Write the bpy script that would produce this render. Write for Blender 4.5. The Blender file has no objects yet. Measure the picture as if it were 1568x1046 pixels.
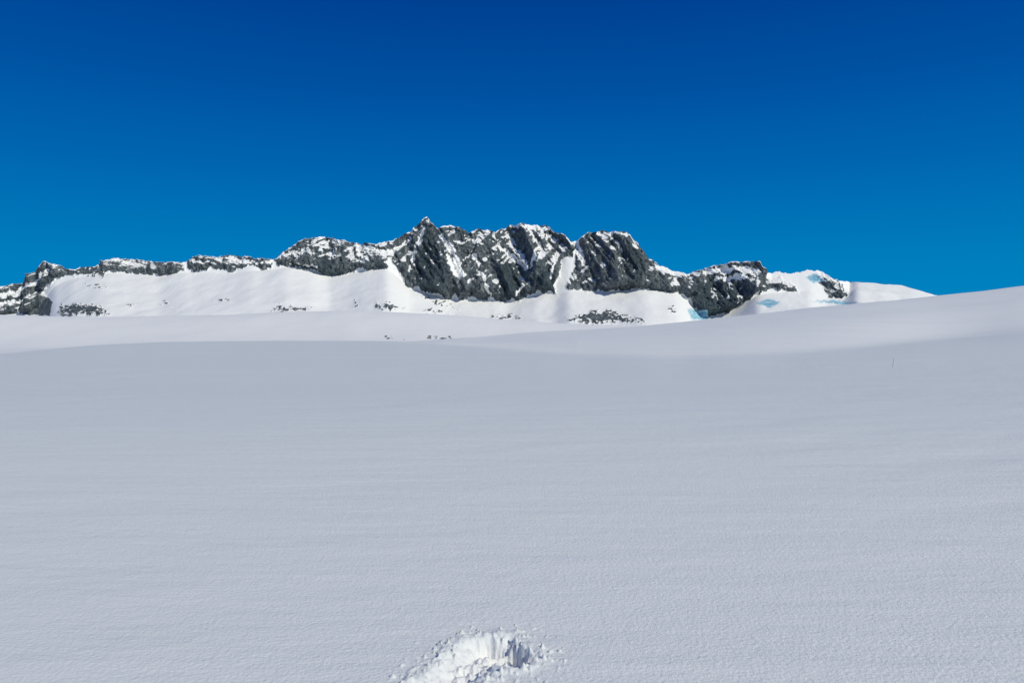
import bpy, math
import numpy as np
rng=np.random.RandomState(7)
F=1132.0; PITCH=math.radians(1.16); CAMH=1.6
SUN_EL=math.radians(40); SUN_AZ=math.radians(130)
SUNV=np.array([math.sin(SUN_AZ)*math.cos(SUN_EL),math.cos(SUN_AZ)*math.cos(SUN_EL),math.sin(SUN_EL)])
def tz(py):
    b=(523-py)/F
    return (-math.sin(PITCH)+b*math.cos(PITCH))/(math.cos(PITCH)+b*math.sin(PITCH))
def tx(px): return (px-784.0)/F
PERM=rng.permutation(256); PERM=np.concatenate([PERM,PERM])
ANG=rng.rand(256)*2*np.pi; GX=np.cos(ANG); GY=np.sin(ANG)
def perlin(x,y):
    xi=np.floor(x).astype(np.int64); yi=np.floor(y).astype(np.int64)
    xf=x-xi; yf=y-yi; xi&=255; yi&=255
    u=xf*xf*xf*(xf*(xf*6-15)+10); v=yf*yf*yf*(yf*(yf*6-15)+10)
    def g(ix,iy,dx,dy):
        h=PERM[PERM[ix&255]+(iy&255)]
        return GX[h]*dx+GY[h]*dy
    a=g(xi,yi,xf,yf); b=g(xi+1,yi,xf-1,yf); c=g(xi,yi+1,xf,yf-1); d=g(xi+1,yi+1,xf-1,yf-1)
    return ((a*(1-u)+b*u)*(1-v)+(c*(1-u)+d*u)*v)*1.4
def fbm(x,y,o=5,g=0.5):
    s=0;a=1;t=0
    for i in range(o):
        s=s+a*perlin(x+i*17.3,y-i*9.1); t+=a; a*=g; x=x*2.03; y=y*2.03
    return s/t
def ridged(x,y,o=5,g=0.5):
    s=0;a=1;t=0
    for i in range(o):
        s=s+a*(1-2*np.abs(perlin(x+i*11.7,y+i*5.3))); t+=a; a*=g; x=x*2.1; y=y*2.1
    return s/t
def tab(t,x):
    t=np.array(t,float); return np.interp(x,t[:,0],t[:,1])
def gsm(a,s):
    k=np.arange(-int(3*s)-1,int(3*s)+2); w=np.exp(-k*k/(2*s*s)); w/=w.sum()
    return np.convolve(np.pad(a,len(k)//2,mode='edge'),w,mode='valid')
def stab(t,x,s):
    g=np.arange(-1000,2600.); v=gsm(tab(t,g),s); return np.interp(x,g,v)
def blur2(A,sr,sc):
    A=np.apply_along_axis(lambda v:gsm(v,sr),0,A); return np.apply_along_axis(lambda v:gsm(v,sc),1,A)
def sstep(a,b,x):
    t=np.clip((x-a)/(b-a),0,1); return t*t*(3-2*t)
def grid_mesh(name,X,Y,Z,attrs={},wrap=False,flip=False):
    R,C=X.shape
    co=np.stack([X,Y,Z],-1).reshape(-1,3).astype(np.float32)
    idx=np.arange(R*C).reshape(R,C)
    if wrap: idx=np.concatenate([idx,idx[:,:1]],1)
    q=np.stack([idx[:-1,:-1],idx[:-1,1:],idx[1:,1:],idx[1:,:-1]],-1).reshape(-1,4)
    if flip: q=q[:,::-1]
    me=bpy.data.meshes.new(name)
    me.vertices.add(len(co)); me.vertices.foreach_set('co',co.ravel())
    n=len(q); me.loops.add(n*4); me.loops.foreach_set('vertex_index',q.ravel().astype(np.int32))
    me.polygons.add(n); me.polygons.foreach_set('loop_start',(np.arange(n)*4).astype(np.int32))
    me.polygons.foreach_set('loop_total',np.full(n,4,np.int32))
    me.polygons.foreach_set('use_smooth',np.ones(n,bool))
    me.update(calc_edges=True)
    for k,v in attrs.items():
        a=me.attributes.new(k,'FLOAT','POINT'); a.data.foreach_set('value',v.ravel().astype(np.float32))
    ob=bpy.data.objects.new(name,me); bpy.context.collection.objects.link(ob)
    return ob
# ---------- snow field ----------
C1=[(-900,545),(0,545),(60,538),(150,529),(250,524),(420,522),(600,523),(750,536),(900,550),(1050,553),(1200,546),(1400,526),(1568,511),(2400,490)]
C2=[(-900,540),(0,537),(450,531),(600,525),(720,519),(850,508),(1000,497),(1180,480),(1430,455),(1568,437),(1800,415),(2400,400)]
L3=[(-900,470),(-200,478),(0,482),(100,485),(200,486),(400,480),(540,475),(650,480),(760,488),(850,495),(960,499),(1100,508),(1568,520),(2400,520)]
ca=np.concatenate([np.arange(-38,38,0.072),np.arange(38,322,1.5)])
rr=np.concatenate([np.linspace(0.4,3.0,24)[:-1],np.arange(3.0,4.5,0.0085),4.5*np.exp(np.linspace(0,math.log(9000/4.5),420))])
nc=len(ca); a=np.radians(ca)
cang=np.where(ca>180,ca-360,ca)
wrapang=np.clip(cang,-55,55)
pxc=784+F*np.tan(np.radians(wrapang))
front=sstep(100,60,np.abs(cang))
py1=stab(C1,pxc,18); py2=stab(C2,pxc,18); py3=stab(L3,pxc,14)
gp=np.arange(-1000,2600.); gpy1=stab(C1,gp,18)
D1=np.interp(pxc,gp,gsm(np.clip(CAMH/np.maximum((gpy1-500)/F,1e-3),20,85),70))
Z=np.zeros((len(rr),nc)); SHADE=np.zeros((len(rr),nc))
cosr=np.clip(np.cos(np.radians(wrapang)),0.5,1)
def herm(xk,zk,x):
    h=np.diff(xk); d=np.diff(zk)/h
    m=np.zeros_like(zk)
    for i in range(1,len(xk)-1):
        if d[i-1]*d[i]>0:
            w1=2*h[i]+h[i-1]; w2=h[i]+2*h[i-1]; m[i]=(w1+w2)/(w1/d[i-1]+w2/d[i])
    i=np.clip(np.searchsorted(xk,x)-1,0,len(xk)-2)
    t=np.clip((x-xk[i])/h[i],0,1)
    return zk[i]*(2*t**3-3*t**2+1)+h[i]*m[i]*(t**3-2*t**2+t)+zk[i+1]*(-2*t**3+3*t**2)+h[i]*m[i+1]*(t**3-t**2)
for j in range(nc):
    z1=CAMH+tz(py1[j])*D1[j]; z2=CAMH+tz(py2[j])*220; z3=CAMH+tz(py3[j])*480
    dip=3.2*sstep(680,520,pxc[j])
    xm=D1[j]*0.5+220*0.5
    zm=z1*0.5+z2*0.5-dip-0.3
    drop=sstep(500,900,pxc[j])
    zd=z2-2.5-5*drop
    xk=np.array([0.1,6,0.45*D1[j],D1[j],xm,220,320,480,700,1500,9500])
    zk=np.array([0,0,0.0,z1,zm,z2,zd,z3,min(z3,0)-18,-60,-60])
    yv=rr*cosr[j]
    Z[:,j]=herm(xk,zk,yv)*front[j]
    SHADE[:,j]=0.50+0.50*sstep(4,20,yv); SHADE[:,j]*=0.30+0.70*sstep(1.30,0.95,yv/D1[j])  # painted shade: mid field darkens with distance, easing off past the slope break
    SHADE[:,j]*=sstep(420,240,yv)
Rr,Aa=np.meshgrid(rr,a,indexing='ij')
X=Rr*np.sin(Aa); Y=Rr*np.cos(Aa)
am=sstep(60,260,Rr)
Z+=am*(0.9*fbm(X/60,Y/90,3)+0.2*fbm(X/14+3,Y/40,3)) + sstep(6,40,Rr)*0.04*fbm(X/9+3,Y/16,3)
ca_,sa_=math.cos(0.3),math.sin(0.3)
Xr=X*ca_+Y*sa_; Yr_=-X*sa_+Y*ca_
Z+=(0.020*fbm(Xr/3.2,Yr_/0.9,3)+0.024*fbm(Xr/7+7,Yr_/2.5,3))*sstep(1.5,8,Rr)*sstep(120,50,Rr)*(0.4+0.9*sstep(-0.2,0.3,fbm(X/11+5,Y/11,2)))
def seg(px_,py_,ax,ay,bx,by):
    dx,dy=bx-ax,by-ay; t=np.clip(((px_-ax)*dx+(py_-ay)*dy)/(dx*dx+dy*dy),0,1)
    return np.hypot(px_-ax-t*dx,py_-ay-t*dy)
dt=seg(X+0.5*fbm(X/3,Y/3,2),Y,tx(1040)*31,31,tx(1250)*29,29)
Z+=np.where(Rr<60,0.05*np.exp(-(dt/0.35)**2)*(0.5+fbm(X/0.8,Y/0.8,2)),0)
N1=fbm(X*9,Y*9,4); N2=fbm(X*22+5,Y*22,4)
near=(Rr<4.6)&(np.abs(Aa)<0.5)
wx=X+0.035*N2+0.04*N1; wy=Y+0.04*fbm(X*20-9,Y*20+4,3)
d1=seg(wx,wy,-0.37,3.10,-0.15,3.64)-0.115
d2=np.hypot((wx+0.01),(wy-3.57)*0.9)-0.10
d3=seg(wx,wy,-0.14,3.71,-0.03,3.72)-0.055
m1=sstep(0.03,-0.08,d1); m2=sstep(0.015,-0.05,d2); m3=sstep(0.02,-0.05,d3)
inside=np.maximum(np.maximum(m1,m2),m3)
hole=-(0.055*m1+0.19*m2+0.05*m3)
hole+=inside*(0.055*N1+0.035*N2)
rim=np.exp(-((np.minimum(np.minimum(d1,d2),d3)-0.045)/0.035)**2)
hole+=rim*(0.008+0.025*np.maximum(N2,0)+0.012*N1)
# loose crumbs thrown out around the posthole
spill=np.exp(-(np.minimum(np.minimum(d1,d2),d3)/0.16)**2)*(1-inside)
hole+=spill*0.03*np.maximum(fbm(X*30+2,Y*30,2)-0.28,0)*3
Z+=np.where(near,hole,0)
snow_field=grid_mesh('snow_field',X,Y,Z,{'painted_shade':SHADE*(1-np.where(near,inside,0))},wrap=True,flip=True)

# ---------- mountain ----------
CR=[(-1000,430),(-600,445),(-200,452),(0,444),(15,440),(40,435),(62,420),(78,404),(92,406),(108,414),(125,412),(150,409),(160,402),(190,397),(215,399),(245,402),(275,404),(285,403),(300,396),(315,393),(335,395),(355,391),(380,394),(400,398),(420,398),(440,386),(460,374),(490,365),(520,369),(550,374),(575,375),(600,371),(615,366),(635,356),(650,341),(657,336),(665,345),(675,356),(690,349),(700,353),(720,360),(735,355),(750,356),(760,358),(772,351),(780,347),(800,348),(825,347),(840,346),(850,358),(865,362),(875,373),(885,370),(895,361),(915,358),(940,360),(955,362),(965,370),(975,380),(990,398),(1010,408),(1035,417),(1050,421),(1070,415),(1090,409),(1115,405),(1135,403),(1155,405),(1165,413),(1172,420),(1190,418),(1210,420),(1235,415),(1255,418),(1275,428),(1285,431),(1330,434),(1380,438),(1400,443),(1430,452),(1568,468),(2000,470),(2600,440)]
RB=[(-1000,480),(-200,486),(0,483),(60,478),(82,440),(110,426),(165,418),(200,420),(245,423),(285,417),(350,417),(400,415),(440,410),(475,413),(505,424),(560,415),(595,412),(612,425),(625,442),(690,460),(740,458),(780,463),(820,453),(850,453),(870,444),(930,447),(990,443),(1040,451),(1058,465),(1075,486),(1105,482),(1130,470),(1160,452),(1200,447),(1240,445),(1265,458),(1295,458),(1310,445),(1400,452),(1440,462),(1568,480),(2600,480)]
px=np.concatenate([np.arange(-1000,-100,6.0),np.arange(-100,1600,1.1),np.arange(1600,2500,6.0)])
pc=tab(CR,px); pr=stab(RB,px,5)
rk_=sstep(1300,1270,px)
jag=(fbm(px/14,px*0+3.3,5)*3.2-ridged(px/11+4,px*0+8.3,3)*3.0+0.6)*rk_
pc=pc+jag
pr=np.maximum(pr,pc+6)
K=tx(px)
Yb_r=3000+60*fbm(px/150,px*0+1,3)
zr=CAMH+np.array([tz(p) for p in pr])*Yb_r
slope=np.interp(px,[-1000,1160,1180,1230,1280,1300,2600],[1.15,1.15,0.8,0.9,0.9,0.25,0.25])
Yc=Yb_r.copy()
tc=np.array([tz(p) for p in pc])
for _ in range(12):
    zc=CAMH+tc*Yc; Yc=Yb_r+np.maximum(zc-zr,4)/slope
zc=CAMH+tc*Yc
zb0=CAMH+tz(507)*2500
run=np.clip((zr-zb0)/0.33,200,900); Yb=Yb_r-run; zb=CAMH+tz(507)*Yb
NA,NB,NF,NK=8,150,260,26
Ys=[];Zs=[];W=[];V=[]
for i in range(NA):
    t=i/NA; Ys.append(1500+(Yb-1500)*t); Zs.append(-75+(zb+75)*t); W.append(px*0); V.append(px*0-2)
for i in range(NB):
    t=i/NB; Ys.append(Yb+(Yb_r-Yb)*t); s=0.75*t+0.25*t*t; Zs.append(zb+(zr-zb)*s); W.append(px*0+sstep(0.8,1.0,t)*0.3); V.append(px*0-1+t)
for i in range(NF):
    t=i/(NF-1); Ys.append(Yb_r+(Yc-Yb_r)*t**1.05); Zs.append(zr+(zc-zr)*t); W.append(px*0+0.3+0.7*sstep(0,0.15,t)); V.append(px*0+t)
for i in range(1,NK+1):
    t=i/NK; Ys.append(Yc+1500*t); Zs.append(zc+(-75-zc)*t**0.9-4*t); W.append(px*0+max(0,1-5*t)); V.append(px*0+1+t)
MY=np.array(Ys); MZ=np.array(Zs); W=np.array(W); V=np.array(V)
MX=K[None,:]*MY
FPX=np.broadcast_to(px[None,:],MY.shape)
FPY=523-F*np.tan(np.arctan((MZ-CAMH)/MY)+PITCH)
gx=np.arange(-250,1700,1.0); gy=np.arange(330,512,0.8)
GXX,GYY=np.meshgrid(gx,gy)
wxx=GXX+8*fbm(GXX/14,GYY/18,6,.65); wyy=GYY+10*fbm(GXX/8+40,GYY/24,6,.68)
def sdf(poly,x,y):
    P=np.array(poly,float); d=np.full(x.shape,1e9); ins=np.zeros(x.shape,bool)
    for i in range(len(P)):
        a_=P[i]; b_=P[(i+1)%len(P)]
        dx,dy=b_-a_; t=np.clip(((x-a_[0])*dx+(y-a_[1])*dy)/(dx*dx+dy*dy+1e-9),0,1)
        d=np.minimum(d,np.hypot(x-a_[0]-t*dx,y-a_[1]-t*dy))
        c=((a_[1]>y)!=(b_[1]>y))&(x<(b_[0]-a_[0])*(y-a_[1])/((b_[1]-a_[1])+1e-9)+a_[0])
        ins^=c
    return np.where(ins,d,-d)
BIG=[
 [(-250,430),(0,430),(40,420),(62,405),(78,392),(108,398),(125,420),(108,421),(100,424),(88,424),(80,434),(68,446),(70,455),(80,464),(74,484),(0,486),(-250,492)],
 [(150,395),(190,385),(280,390),(285,414),(265,423),(240,422),(200,419),(158,416)],
 [(288,390),(300,384),(355,380),(430,385),(425,404),(405,414),(385,406),(350,416),(325,410),(300,417),(290,410)],
 [(420,402),(428,380),(490,352),(600,358),(657,320),(700,335),(780,330),(845,330),(858,350),(875,366),(868,385),(861,402),(856,425),(849,437),(852,456),(843,445),(832,453),(822,446),(806,455),(792,463),(780,456),(770,464),(752,455),(738,461),(722,453),(706,462),(697,449),(690,462),(672,452),(655,450),(640,440),(625,446),(617,425),(603,410),(575,414),(550,412),(505,426),(480,413),(440,410)],
 [(883,365),(895,345),(960,345),(980,370),(990,385),(1010,407),(1050,420),(1070,400),(1160,392),(1175,412),(1168,440),(1150,455),(1120,477),(1080,487),(1062,472),(1055,455),(1040,450),(1010,449),(990,442),(930,447),(868,444),(870,430),(878,410)],
 [(1168,428),(1195,424),(1215,436),(1224,452),(1205,446),(1180,442),(1160,452)],
 [(1240,421),(1262,420),(1280,425),(1297,457),(1272,458),(1256,442)],
 [(852,350),(875,366),(882,380),(872,400),(862,392),(858,372)],
]
SMALL=[
 [(108,408),(165,402),(165,424),(120,425)],
 [(88,470),(115,464),(140,466),(163,475),(172,485),(90,486)],
 [(128,436),(160,436),(168,443),(140,443)],
 [(868,490),(905,476),(935,477),(982,490),(990,497),(890,497)],
 [(745,486),(770,482),(806,487),(802,492),(765,490)],
 [(412,476),(432,467),(482,471),(474,477),(420,479)],
 [(538,470),(543,460),(549,470)],
 [(566,474),(578,464),(600,466),(622,474),(600,477)],
 [(640,478),(660,472),(695,478),(670,481)],
 [(640,452),(660,455),(690,466),(700,474),(670,466)],
 [(328,462),(345,458),(356,461),(340,465)],
 [(240,466),(252,462),(262,468),(250,470)],
 [(192,468),(203,465),(207,470),(198,472)],
 [(1018,470),(1032,468),(1034,480),(1022,478)],
]
base=np.full(GXX.shape,-1e3)
for p in BIG: base=np.maximum(base,sdf(p,wxx,wyy))
sm=np.full(GXX.shape,-1e3)
for p in SMALL: sm=np.maximum(sm,sdf(p,wxx,wyy))
brk=fbm(GXX/7,GYY/3,5,.7)
smv=sstep(0.1,1.2,sm/5+4.5*brk)*sstep(-4,1,sm)
STR=[([(680,366),(698,393),(712,425)],4.5),([(688,398),(706,428)],4),([(728,395),(744,428),(752,452)],2.5),([(765,380),(785,392),(803,412)],4),
 ([(808,352),(826,378),(812,412)],3),([(836,362),(846,400),(842,430)],2.5),([(505,370),(516,392)],2.5),([(545,378),(600,386),(632,366)],3.5),
 ([(598,402),(618,432)],6),([(652,350),(640,380),(628,412)],3),([(935,366),(952,402)],1.6),([(884,374),(892,402)],4),([(1000,409),(1050,422)],4),
 ([(1075,418),(1110,413),(1155,416)],5),([(1090,428),(1140,428)],3.5),([(1112,430),(1104,458)],2),([(782,349),(838,349)],3.2),([(912,360),(956,363)],2.2),
 ([(450,404),(492,410)],2),([(545,372),(560,402)],2),([(800,438),(788,458)],2),([(735,362),(722,392)],2),([(710,372),(730,372)],2),([(752,362),(768,372)],2.5),
 ([(20,450),(60,436),(84,412)],3),([(10,466),(50,458)],2.5),([(0,452),(34,446)],2),([(30,478),(58,452)],2),([(295,398),(330,402)],1.5),([(360,396),(395,402)],2.5),([(770,430),(764,452)],2),([(905,420),(925,440)],1.5),
 ([(1130,440),(1118,470)],1.5),([(1195,430),(1215,445)],2),([(1085,445),(1098,474)],1.6),([(425,392),(470,384)],2),([(880,385),(866,412),(856,442)],4),([(340,396),(372,394)],2),([(405,400),(422,404)],2.5)]
st=np.full(GXX.shape,-1e3)
for pl,w in STR:
    for i in range(len(pl)-1):
        st=np.maximum(st,w-seg(wxx,wyy,pl[i][0],pl[i][1],pl[i+1][0],pl[i+1][1]))
PALE=[[(158,392),(285,392),(285,424),(158,420)],[(1095,400),(1160,398),(1165,412),(1100,410)],[(900,362),(930,365),(950,400),(930,440),(895,430)]]
DARK=[[(655,345),(668,368),(692,446),(655,446),(638,430),(645,390)],[(1058,440),(1090,425),(1135,440),(1120,480),(1075,490)],[(765,398),(795,410),(800,458),(765,458)],[(500,378),(512,400),(510,424),(495,415)],[(950,372),(985,400),(975,440),(955,420)],[(822,415),(845,405),(850,450),(825,446)]]
tn=np.zeros(GXX.shape)
for p in PALE: tn=np.maximum(tn,sstep(-4,4,sdf(p,wxx,wyy)))
for p in DARK: tn=np.minimum(tn,-sstep(-4,4,sdf(p,wxx,wyy)))
def samp(R,x,y):
    fx=np.clip((x-gx[0])/1.0,0,len(gx)-1.001); fy=np.clip((y-gy[0])/0.8,0,len(gy)-1.001)
    ix=fx.astype(int); iy=fy.astype(int); fx=fx-ix; fy=fy-iy
    return (R[iy,ix]*(1-fx)+R[iy,ix+1]*fx)*(1-fy)+(R[iy+1,ix]*(1-fx)+R[iy+1,ix+1]*fx)*fy
SB=samp(base,FPX,FPY); SS=samp(smv,FPX,FPY); ST=samp(st,FPX,FPY); TN=samp(tn,FPX,FPY)
backside=V>1.0
SB=np.where(backside,3,SB); SS=np.where(backside,0,SS)
rockw=sstep(-4,10,SB)
hgt=np.clip((zc-zr)/250,0.25,1)[None,:]
warp=18*fbm(MX/120+5,MZ/160,3)
sx=MX+0.30*MZ+warp
big=ridged(sx/230,MZ/900+3,2)
mid=ridged((sx+0.2*MZ)/80+7,MZ/330,3)
mid2=ridged((MX-0.7*MZ+warp)/70,MZ/260+9,3)
led=fbm(MX/70,(MZ+0.3*MX)/16,4)
fine=fbm(MX/14,MZ/20,4,.6)
R1=(90*big+46*mid+28*mid2)*hgt
R2=7*led+9*fine
R1=R1-12*sstep(-3,3,ST)
wt=W*np.maximum(rockw,0.05)
def normz(PX,PY,PZ):
    P=np.stack([PX,PY,PZ],-1)
    n=np.cross(np.gradient(P,axis=1),np.gradient(P,axis=0)); n/=np.linalg.norm(n,axis=-1,keepdims=True)+1e-9
    nz=n[...,2]
    return -nz if nz[60,500]<0 else nz
MX2=MX+rockw*W*8*fbm(MX/40+9,MZ/40,3)
apr=(1-rockw)*np.where((V>-1)&(V<1),1,0)*sstep(-1,-0.7,V)
MZ2=MZ+SS*4+apr*(4*fbm(MX/90,MY/120,4)+9*fbm(MX/260+3,MY/300,3))
nz1=blur2(normz(MX2,MY-R1*wt,MZ2),2,2)
MY2=MY-(R1+R2)*wt
nz2=normz(MX2,MY2,MZ2)
gul=-(0.6*mid+0.5*big+0.4*mid2)
ns=fbm((MX+0.3*MZ)/24+20,MZ/34,6,.7)
snowy=0.75*nz1+0.30*nz2+0.30*ns+0.16*gul-0.10*np.abs(TN)+0.05*sstep(440,400,FPX)
fm=(V>0)&(V<1)&(SB>2)
thr=np.percentile(snowy[fm],81)
thr=thr+0.05*sstep(0.55,0.1,V)
rock=np.clip(0.5+SB/4,0,1)*sstep(thr+0.10,thr-0.10,snowy)
rock=np.where(ST>-3,rock*sstep(3,-1,ST+5.5*ns),rock)
rock=np.maximum(rock,SS)
rock=np.where(backside,sstep(thr.min()+.05,thr.min()-.05,snowy),rock)
rock=rock*np.where(FPX>1300,0,1)
cap=(V>0.98)&(V<=1.02)
rock=np.where(cap,rock*sstep(-0.15,0.05,-fbm(FPX/25,FPX*0+8,3)),rock)
ICE=[[(1052,474),(1078,476),(1086,489),(1060,491)],[(1156,466),(1174,456),(1196,462),(1180,471)],[(1240,460),(1280,460),(1322,464),(1290,468)],[(1232,424),(1246,420),(1262,432),(1245,434)]]
ic=np.full(GXX.shape,-1e3)
for p in ICE: ic=np.maximum(ic,sdf(p,GXX+0.5*(wxx-GXX),GYY+0.5*(wyy-GYY)))
ICEA=sstep(-1.5,2.5,samp(ic,FPX,FPY)); ICEA=np.where(backside,0,ICEA)
mountain=grid_mesh('mountain',MX2,MY2,MZ2,{'rock':rock*(1-ICEA),'ice':ICEA,'tone':TN})

# ---------- rocks on the snow ----------
def ground_at(x,y):
    r=math.hypot(x,y); aa=math.degrees(math.atan2(x,y))
    i=int(np.argmin(np.abs(rr-r))); j=int(np.argmin(np.abs(ca-aa)))
    return Z[i,j]
import bmesh
bm=bmesh.new()
def add_rock(x,y,z,s):
    r=bmesh.ops.create_icosphere(bm,subdivisions=2,radius=1)
    ph=rng.rand(3)*10; sc=s*np.array([1+rng.rand()*0.9,0.8+rng.rand()*.4,0.45+rng.rand()*0.4])
    for v in r['verts']:
        k=1+0.3*math.sin(3.1*v.co.x+ph[0])*math.cos(2.7*v.co.y+ph[1])+0.18*math.sin(6*v.co.z+ph[2])
        k*=1+0.15*(rng.rand()-.5)
        v.co=(x+v.co.x*k*sc[0],y+v.co.y*k*sc[1],z+v.co.z*k*sc[2])
def hit(pxx,pyy,lo,hi):
    t=tx(pxx); s=tz(pyy)
    for r in np.linspace(lo,hi,400):
        x,y=t*r,r
        if ground_at(x,y)>=CAMH+s*r: return x,y
    return None
for (c,w,nn,py0) in [(594,5,4,519),(600,3,2,517.5),(657,4,4,518),(668,4,3,517),(680,4,3,518),(690,3,2,519),(630,10,1,520)]:
    for k in range(nn):
        h=hit(c+rng.randn()*w*0.5,py0+rng.randn()*0.9,240,470)
        if h: add_rock(h[0],h[1],ground_at(*h)+0.05,0.15+0.38*rng.rand())
me=bpy.data.meshes.new('rocks'); bm.to_mesh(me); bm.free()
rocks=bpy.data.objects.new('rocks',me); bpy.context.collection.objects.link(rocks)
def cyl(bm,x,y,z0,z1,r0,r1):
    n=8; lo=[bm.verts.new((x+r0*math.cos(i*math.pi/4),y+r0*math.sin(i*math.pi/4),z0)) for i in range(n)]
    hi=[bm.verts.new((x+0.05+r1*math.cos(i*math.pi/4),y+r1*math.sin(i*math.pi/4),z1)) for i in range(n)]
    for i in range(n): bm.faces.new((lo[i],lo[(i+1)%n],hi[(i+1)%n],hi[i]))
    bm.faces.new(hi)
yy=29.0; xx=tx(1367)*yy; g=ground_at(xx,yy)
bm=bmesh.new(); cyl(bm,xx,yy,g-0.1,g+0.36,0.008,0.005)
me=bpy.data.meshes.new('marker_pole'); bm.to_mesh(me); bm.free()
pole=bpy.data.objects.new('marker_pole',me); bpy.context.collection.objects.link(pole)

# ---------- materials ----------
def mat(name):
    m=bpy.data.materials.new(name); m.use_nodes=True; nt=m.node_tree; nt.nodes.clear(); return m,nt
def nd(nt,t,**k):
    n=nt.nodes.new(t)
    for a_,b_ in k.items(): setattr(n,a_,b_)
    return n
def noise(nt,vec,scale,detail=4,rough=.5):
    n=nd(nt,'ShaderNodeTexNoise'); n.inputs['Scale'].default_value=scale; n.inputs['Detail'].default_value=detail; n.inputs['Roughness'].default_value=rough
    nt.links.new(vec,n.inputs['Vector']); return n.outputs['Fac']
def mapping(nt,vec,sc,rot=(0,0,0)):
    n=nd(nt,'ShaderNodeMapping'); n.inputs['Scale'].default_value=sc; n.inputs['Rotation'].default_value=rot
    nt.links.new(vec,n.inputs['Vector']); return n.outputs['Vector']
def ramp(nt,f,stops):
    n=nd(nt,'ShaderNodeValToRGB'); e=n.color_ramp.elements
    while len(e)<len(stops): e.new(0.5)
    for el,(p,c) in zip(e,stops): el.position=p; el.color=(*c,1)
    nt.links.new(f,n.inputs['Fac']); return n.outputs['Color']
def math_(nt,op,a_,b_=None,c_=None):
    n=nd(nt,'ShaderNodeMath',operation=op)
    for i,v in enumerate((a_,b_,c_)):
        if v is None: continue
        if hasattr(v,'links'): nt.links.new(v,n.inputs[i])
        else: n.inputs[i].default_value=v
    return n.outputs[0]
def mix(nt,f,a_,b_):
    n=nd(nt,'ShaderNodeMix',data_type='RGBA')
    for s,v in ((n.inputs[0],f),(n.inputs[6],a_),(n.inputs[7],b_)):
        if hasattr(v,'links'): nt.links.new(v,s)
        else: s.default_value=v if not isinstance(v,tuple) else (*v,1)
    return n.outputs[2]
SNOW=(0.885,0.885,0.87)
m,nt=mat('wind_packed_snow'); tc_=nd(nt,'ShaderNodeTexCoord').outputs['Object']
out=nd(nt,'ShaderNodeOutputMaterial'); b=nd(nt,'ShaderNodeBsdfPrincipled'); nt.links.new(b.outputs[0],out.inputs[0])
shade=nd(nt,'ShaderNodeAttribute',attribute_name='painted_shade').outputs['Fac']
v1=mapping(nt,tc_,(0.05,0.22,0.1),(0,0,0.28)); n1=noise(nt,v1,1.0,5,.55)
gg=math_(nt,'ADD',math_(nt,'MULTIPLY',shade,0.8),math_(nt,'MULTIPLY',math_(nt,'SUBTRACT',n1,0.5),0.35))
colr=ramp(nt,gg,[(0.0,SNOW),(0.8,(0.695,0.738,0.748))])  # mid-field shading is put into the snow colour here, plus random tone
nt.links.new(colr,b.inputs['Base Color']); b.inputs['Roughness'].default_value=0.75
b.inputs['Specular IOR Level'].default_value=0.15
g1=noise(nt,tc_,42,4,.65); g2=noise(nt,tc_,9,4,.5)
v2=mapping(nt,tc_,(0.6,2.6,1),(0,0,0.35)); g3=noise(nt,v2,1,5,.55)
bp1=nd(nt,'ShaderNodeBump'); bp1.inputs['Distance'].default_value=0.010; bp1.inputs['Strength'].default_value=.8; nt.links.new(g1,bp1.inputs['Height'])
bp2=nd(nt,'ShaderNodeBump'); bp2.inputs['Distance'].default_value=0.014; bp2.inputs['Strength'].default_value=.35; nt.links.new(g2,bp2.inputs['Height']); nt.links.new(bp1.outputs[0],bp2.inputs['Normal'])
bp3=nd(nt,'ShaderNodeBump'); bp3.inputs['Distance'].default_value=0.05; bp3.inputs['Strength'].default_value=.45; nt.links.new(g3,bp3.inputs['Height']); nt.links.new(bp2.outputs[0],bp3.inputs['Normal'])
nt.links.new(bp3.outputs[0],b.inputs['Normal'])
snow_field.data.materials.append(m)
m,nt=mat('alpine_rock_and_snow'); tc_=nd(nt,'ShaderNodeTexCoord').outputs['Object']
out=nd(nt,'ShaderNodeOutputMaterial')
ar=nd(nt,'ShaderNodeAttribute',attribute_name='rock').outputs['Fac']; ai=nd(nt,'ShaderNodeAttribute',attribute_name='ice').outputs['Fac']
at=nd(nt,'ShaderNodeAttribute',attribute_name='tone').outputs['Fac']
nA=noise(nt,mapping(nt,tc_,(0.16,0.16,0.10),(0,0.4,0)),1,6,.7)
f=math_(nt,'MULTIPLY_ADD',nA,1.7,math_(nt,'SUBTRACT',ar,0.85))
fr=nd(nt,'ShaderNodeMapRange'); fr.inputs['From Min'].default_value=0.42; fr.inputs['From Max'].default_value=0.60; nt.links.new(f,fr.inputs['Value'])
gate=nd(nt,'ShaderNodeMapRange'); gate.inputs['From Min'].default_value=0.05; gate.inputs['From Max'].default_value=0.2; nt.links.new(ar,gate.inputs['Value'])
f=math_(nt,'MULTIPLY',fr.outputs[0],gate.outputs[0])
nB=noise(nt,mapping(nt,tc_,(0.07,0.07,0.026),(0,0.35,0)),1,8,.75)
nC=noise(nt,tc_,0.010,4,.5)
rk=ramp(nt,nB,[(0.35,(0.030,0.046,0.058)),(0.45,(0.090,0.118,0.135)),(0.55,(0.20,0.235,0.25)),(0.64,(0.46,0.48,0.49))])
rk=mix(nt,math_(nt,'MULTIPLY',nC,0.4),rk,(0.09,0.118,0.135))
pl=nd(nt,'ShaderNodeMapRange'); nt.links.new(at,pl.inputs['Value'])
dk=nd(nt,'ShaderNodeMapRange'); dk.inputs['From Max'].default_value=-1; nt.links.new(at,dk.inputs['Value'])
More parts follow.
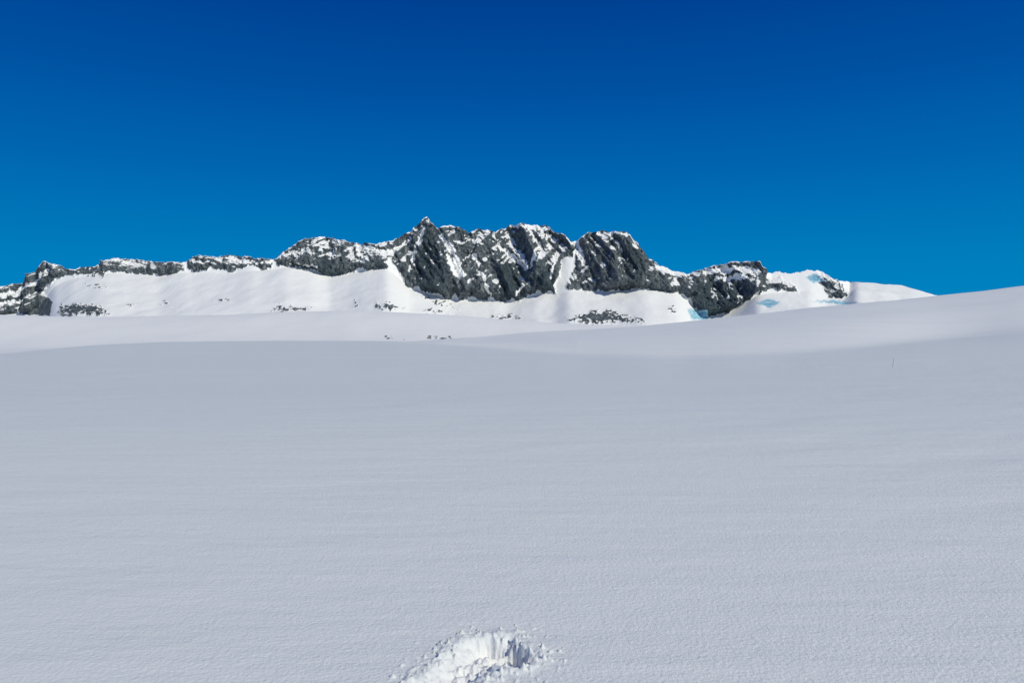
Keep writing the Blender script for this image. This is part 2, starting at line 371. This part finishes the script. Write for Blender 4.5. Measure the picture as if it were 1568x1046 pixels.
palec=ramp(nt,nB,[(0.35,(0.12,0.135,0.145)),(0.5,(0.25,0.265,0.27)),(0.65,(0.42,0.43,0.43))])
darkc=ramp(nt,nB,[(0.38,(0.026,0.047,0.060)),(0.6,(0.085,0.122,0.142))])
rk=mix(nt,math_(nt,'MULTIPLY',pl.outputs[0],0.8),rk,palec)
rk=mix(nt,math_(nt,'MULTIPLY',dk.outputs[0],0.8),rk,darkc)
col=mix(nt,f,SNOW,rk)
icn=noise(nt,mapping(nt,tc_,(0.03,0.03,0.12)),1,5,.6)
icec=ramp(nt,icn,[(0.35,(0.07,0.32,0.50)),(0.62,(0.35,0.62,0.72))])
col=mix(nt,math_(nt,'MULTIPLY',ai,0.92),col,icec)
b=nd(nt,'ShaderNodeBsdfPrincipled'); nt.links.new(col,b.inputs['Base Color']); b.inputs['Roughness'].default_value=.8; b.inputs['Specular IOR Level'].default_value=.2
bp=nd(nt,'ShaderNodeBump'); bp.inputs['Distance'].default_value=24; nt.links.new(nB,bp.inputs['Height']); nt.links.new(math_(nt,'MULTIPLY_ADD',f,0.9,0.03),bp.inputs['Strength'])
nt.links.new(bp.outputs[0],b.inputs['Normal']); nt.links.new(b.outputs[0],out.inputs[0])
mountain.data.materials.append(m)
m,nt=mat('dark_rock'); tc_=nd(nt,'ShaderNodeTexCoord').outputs['Object']; out=nd(nt,'ShaderNodeOutputMaterial'); b=nd(nt,'ShaderNodeBsdfPrincipled')
nt.links.new(ramp(nt,noise(nt,tc_,3,4),[(0.3,(0.03,0.04,0.04)),(0.7,(0.12,0.12,0.115))]),b.inputs['Base Color']); b.inputs['Roughness'].default_value=.9; nt.links.new(b.outputs[0],out.inputs[0])
rocks.data.materials.append(m)
m,nt=mat('weathered_wood'); tc_=nd(nt,'ShaderNodeTexCoord').outputs['Object']; out=nd(nt,'ShaderNodeOutputMaterial'); b=nd(nt,'ShaderNodeBsdfPrincipled')
nt.links.new(ramp(nt,noise(nt,tc_,12,3),[(0.3,(0.16,0.15,0.15)),(0.7,(0.28,0.27,0.26))]),b.inputs['Base Color']); nt.links.new(b.outputs[0],out.inputs[0])
pole.data.materials.append(m)

# ---------- world ----------
w=bpy.data.worlds.new('World'); bpy.context.scene.world=w; w.use_nodes=True; nt=w.node_tree; nt.nodes.clear()
out=nd(nt,'ShaderNodeOutputWorld'); bg=nd(nt,'ShaderNodeBackground'); nt.links.new(bg.outputs[0],out.inputs[0])
sky=nd(nt,'ShaderNodeTexSky',sky_type='NISHITA'); sky.sun_disc=False; sky.sun_elevation=SUN_EL; sky.sun_rotation=SUN_AZ; sky.altitude=1900; sky.air_density=1; sky.dust_density=.2; sky.ozone_density=3
g=nd(nt,'ShaderNodeTexCoord').outputs['Generated']; sp=nd(nt,'ShaderNodeSeparateXYZ'); nt.links.new(g,sp.inputs[0])
deep=ramp(nt,sp.outputs['Z'],[(0.0,(0.0,0.240,0.53)),(0.08,(0.0,0.205,0.51)),(0.2,(0.0,0.128,0.43)),(0.3,(0.0,0.082,0.355)),(0.41,(0.0,0.048,0.28)),(1.0,(0.0,0.03,0.19))])
vs=nd(nt,'ShaderNodeVectorMath',operation='DOT_PRODUCT'); nt.links.new(g,vs.inputs[0]); vs.inputs[1].default_value=tuple(SUNV)
mr=nd(nt,'ShaderNodeMapRange',interpolation_type='SMOOTHSTEP'); mr.inputs['From Min'].default_value=0.25; mr.inputs['From Max'].default_value=0.95; nt.links.new(vs.outputs['Value'],mr.inputs['Value'])
sc=nd(nt,'ShaderNodeVectorMath',operation='SCALE'); nt.links.new(sky.outputs[0],sc.inputs[0]); sc.inputs['Scale'].default_value=1.0
dp=nd(nt,'ShaderNodeVectorMath',operation='SCALE'); nt.links.new(deep,dp.inputs[0]); dp.inputs['Scale'].default_value=1/0.08
nt.links.new(mix(nt,mr.outputs[0],dp.outputs[0],sc.outputs[0]),bg.inputs['Color']); bg.inputs['Strength'].default_value=0.08
from mathutils import Vector
sl=bpy.data.lights.new('sun','SUN'); sl.energy=2.85; sl.angle=math.radians(.53); sl.color=(1,0.965,0.83)
so=bpy.data.objects.new('sun',sl); bpy.context.collection.objects.link(so); so.rotation_euler=Vector(tuple(SUNV)).to_track_quat('Z','Y').to_euler(); so.location=(20,-20,40)
cd=bpy.data.cameras.new('camera'); cd.sensor_width=36; cd.lens=36*F/1568; cd.clip_end=20000; cd.clip_start=.05
co=bpy.data.objects.new('camera',cd); bpy.context.collection.objects.link(co); co.location=(0,0,CAMH); co.rotation_euler=(math.pi/2-PITCH,0,0)
bpy.context.scene.camera=co
bpy.context.scene.view_settings.view_transform='Standard'
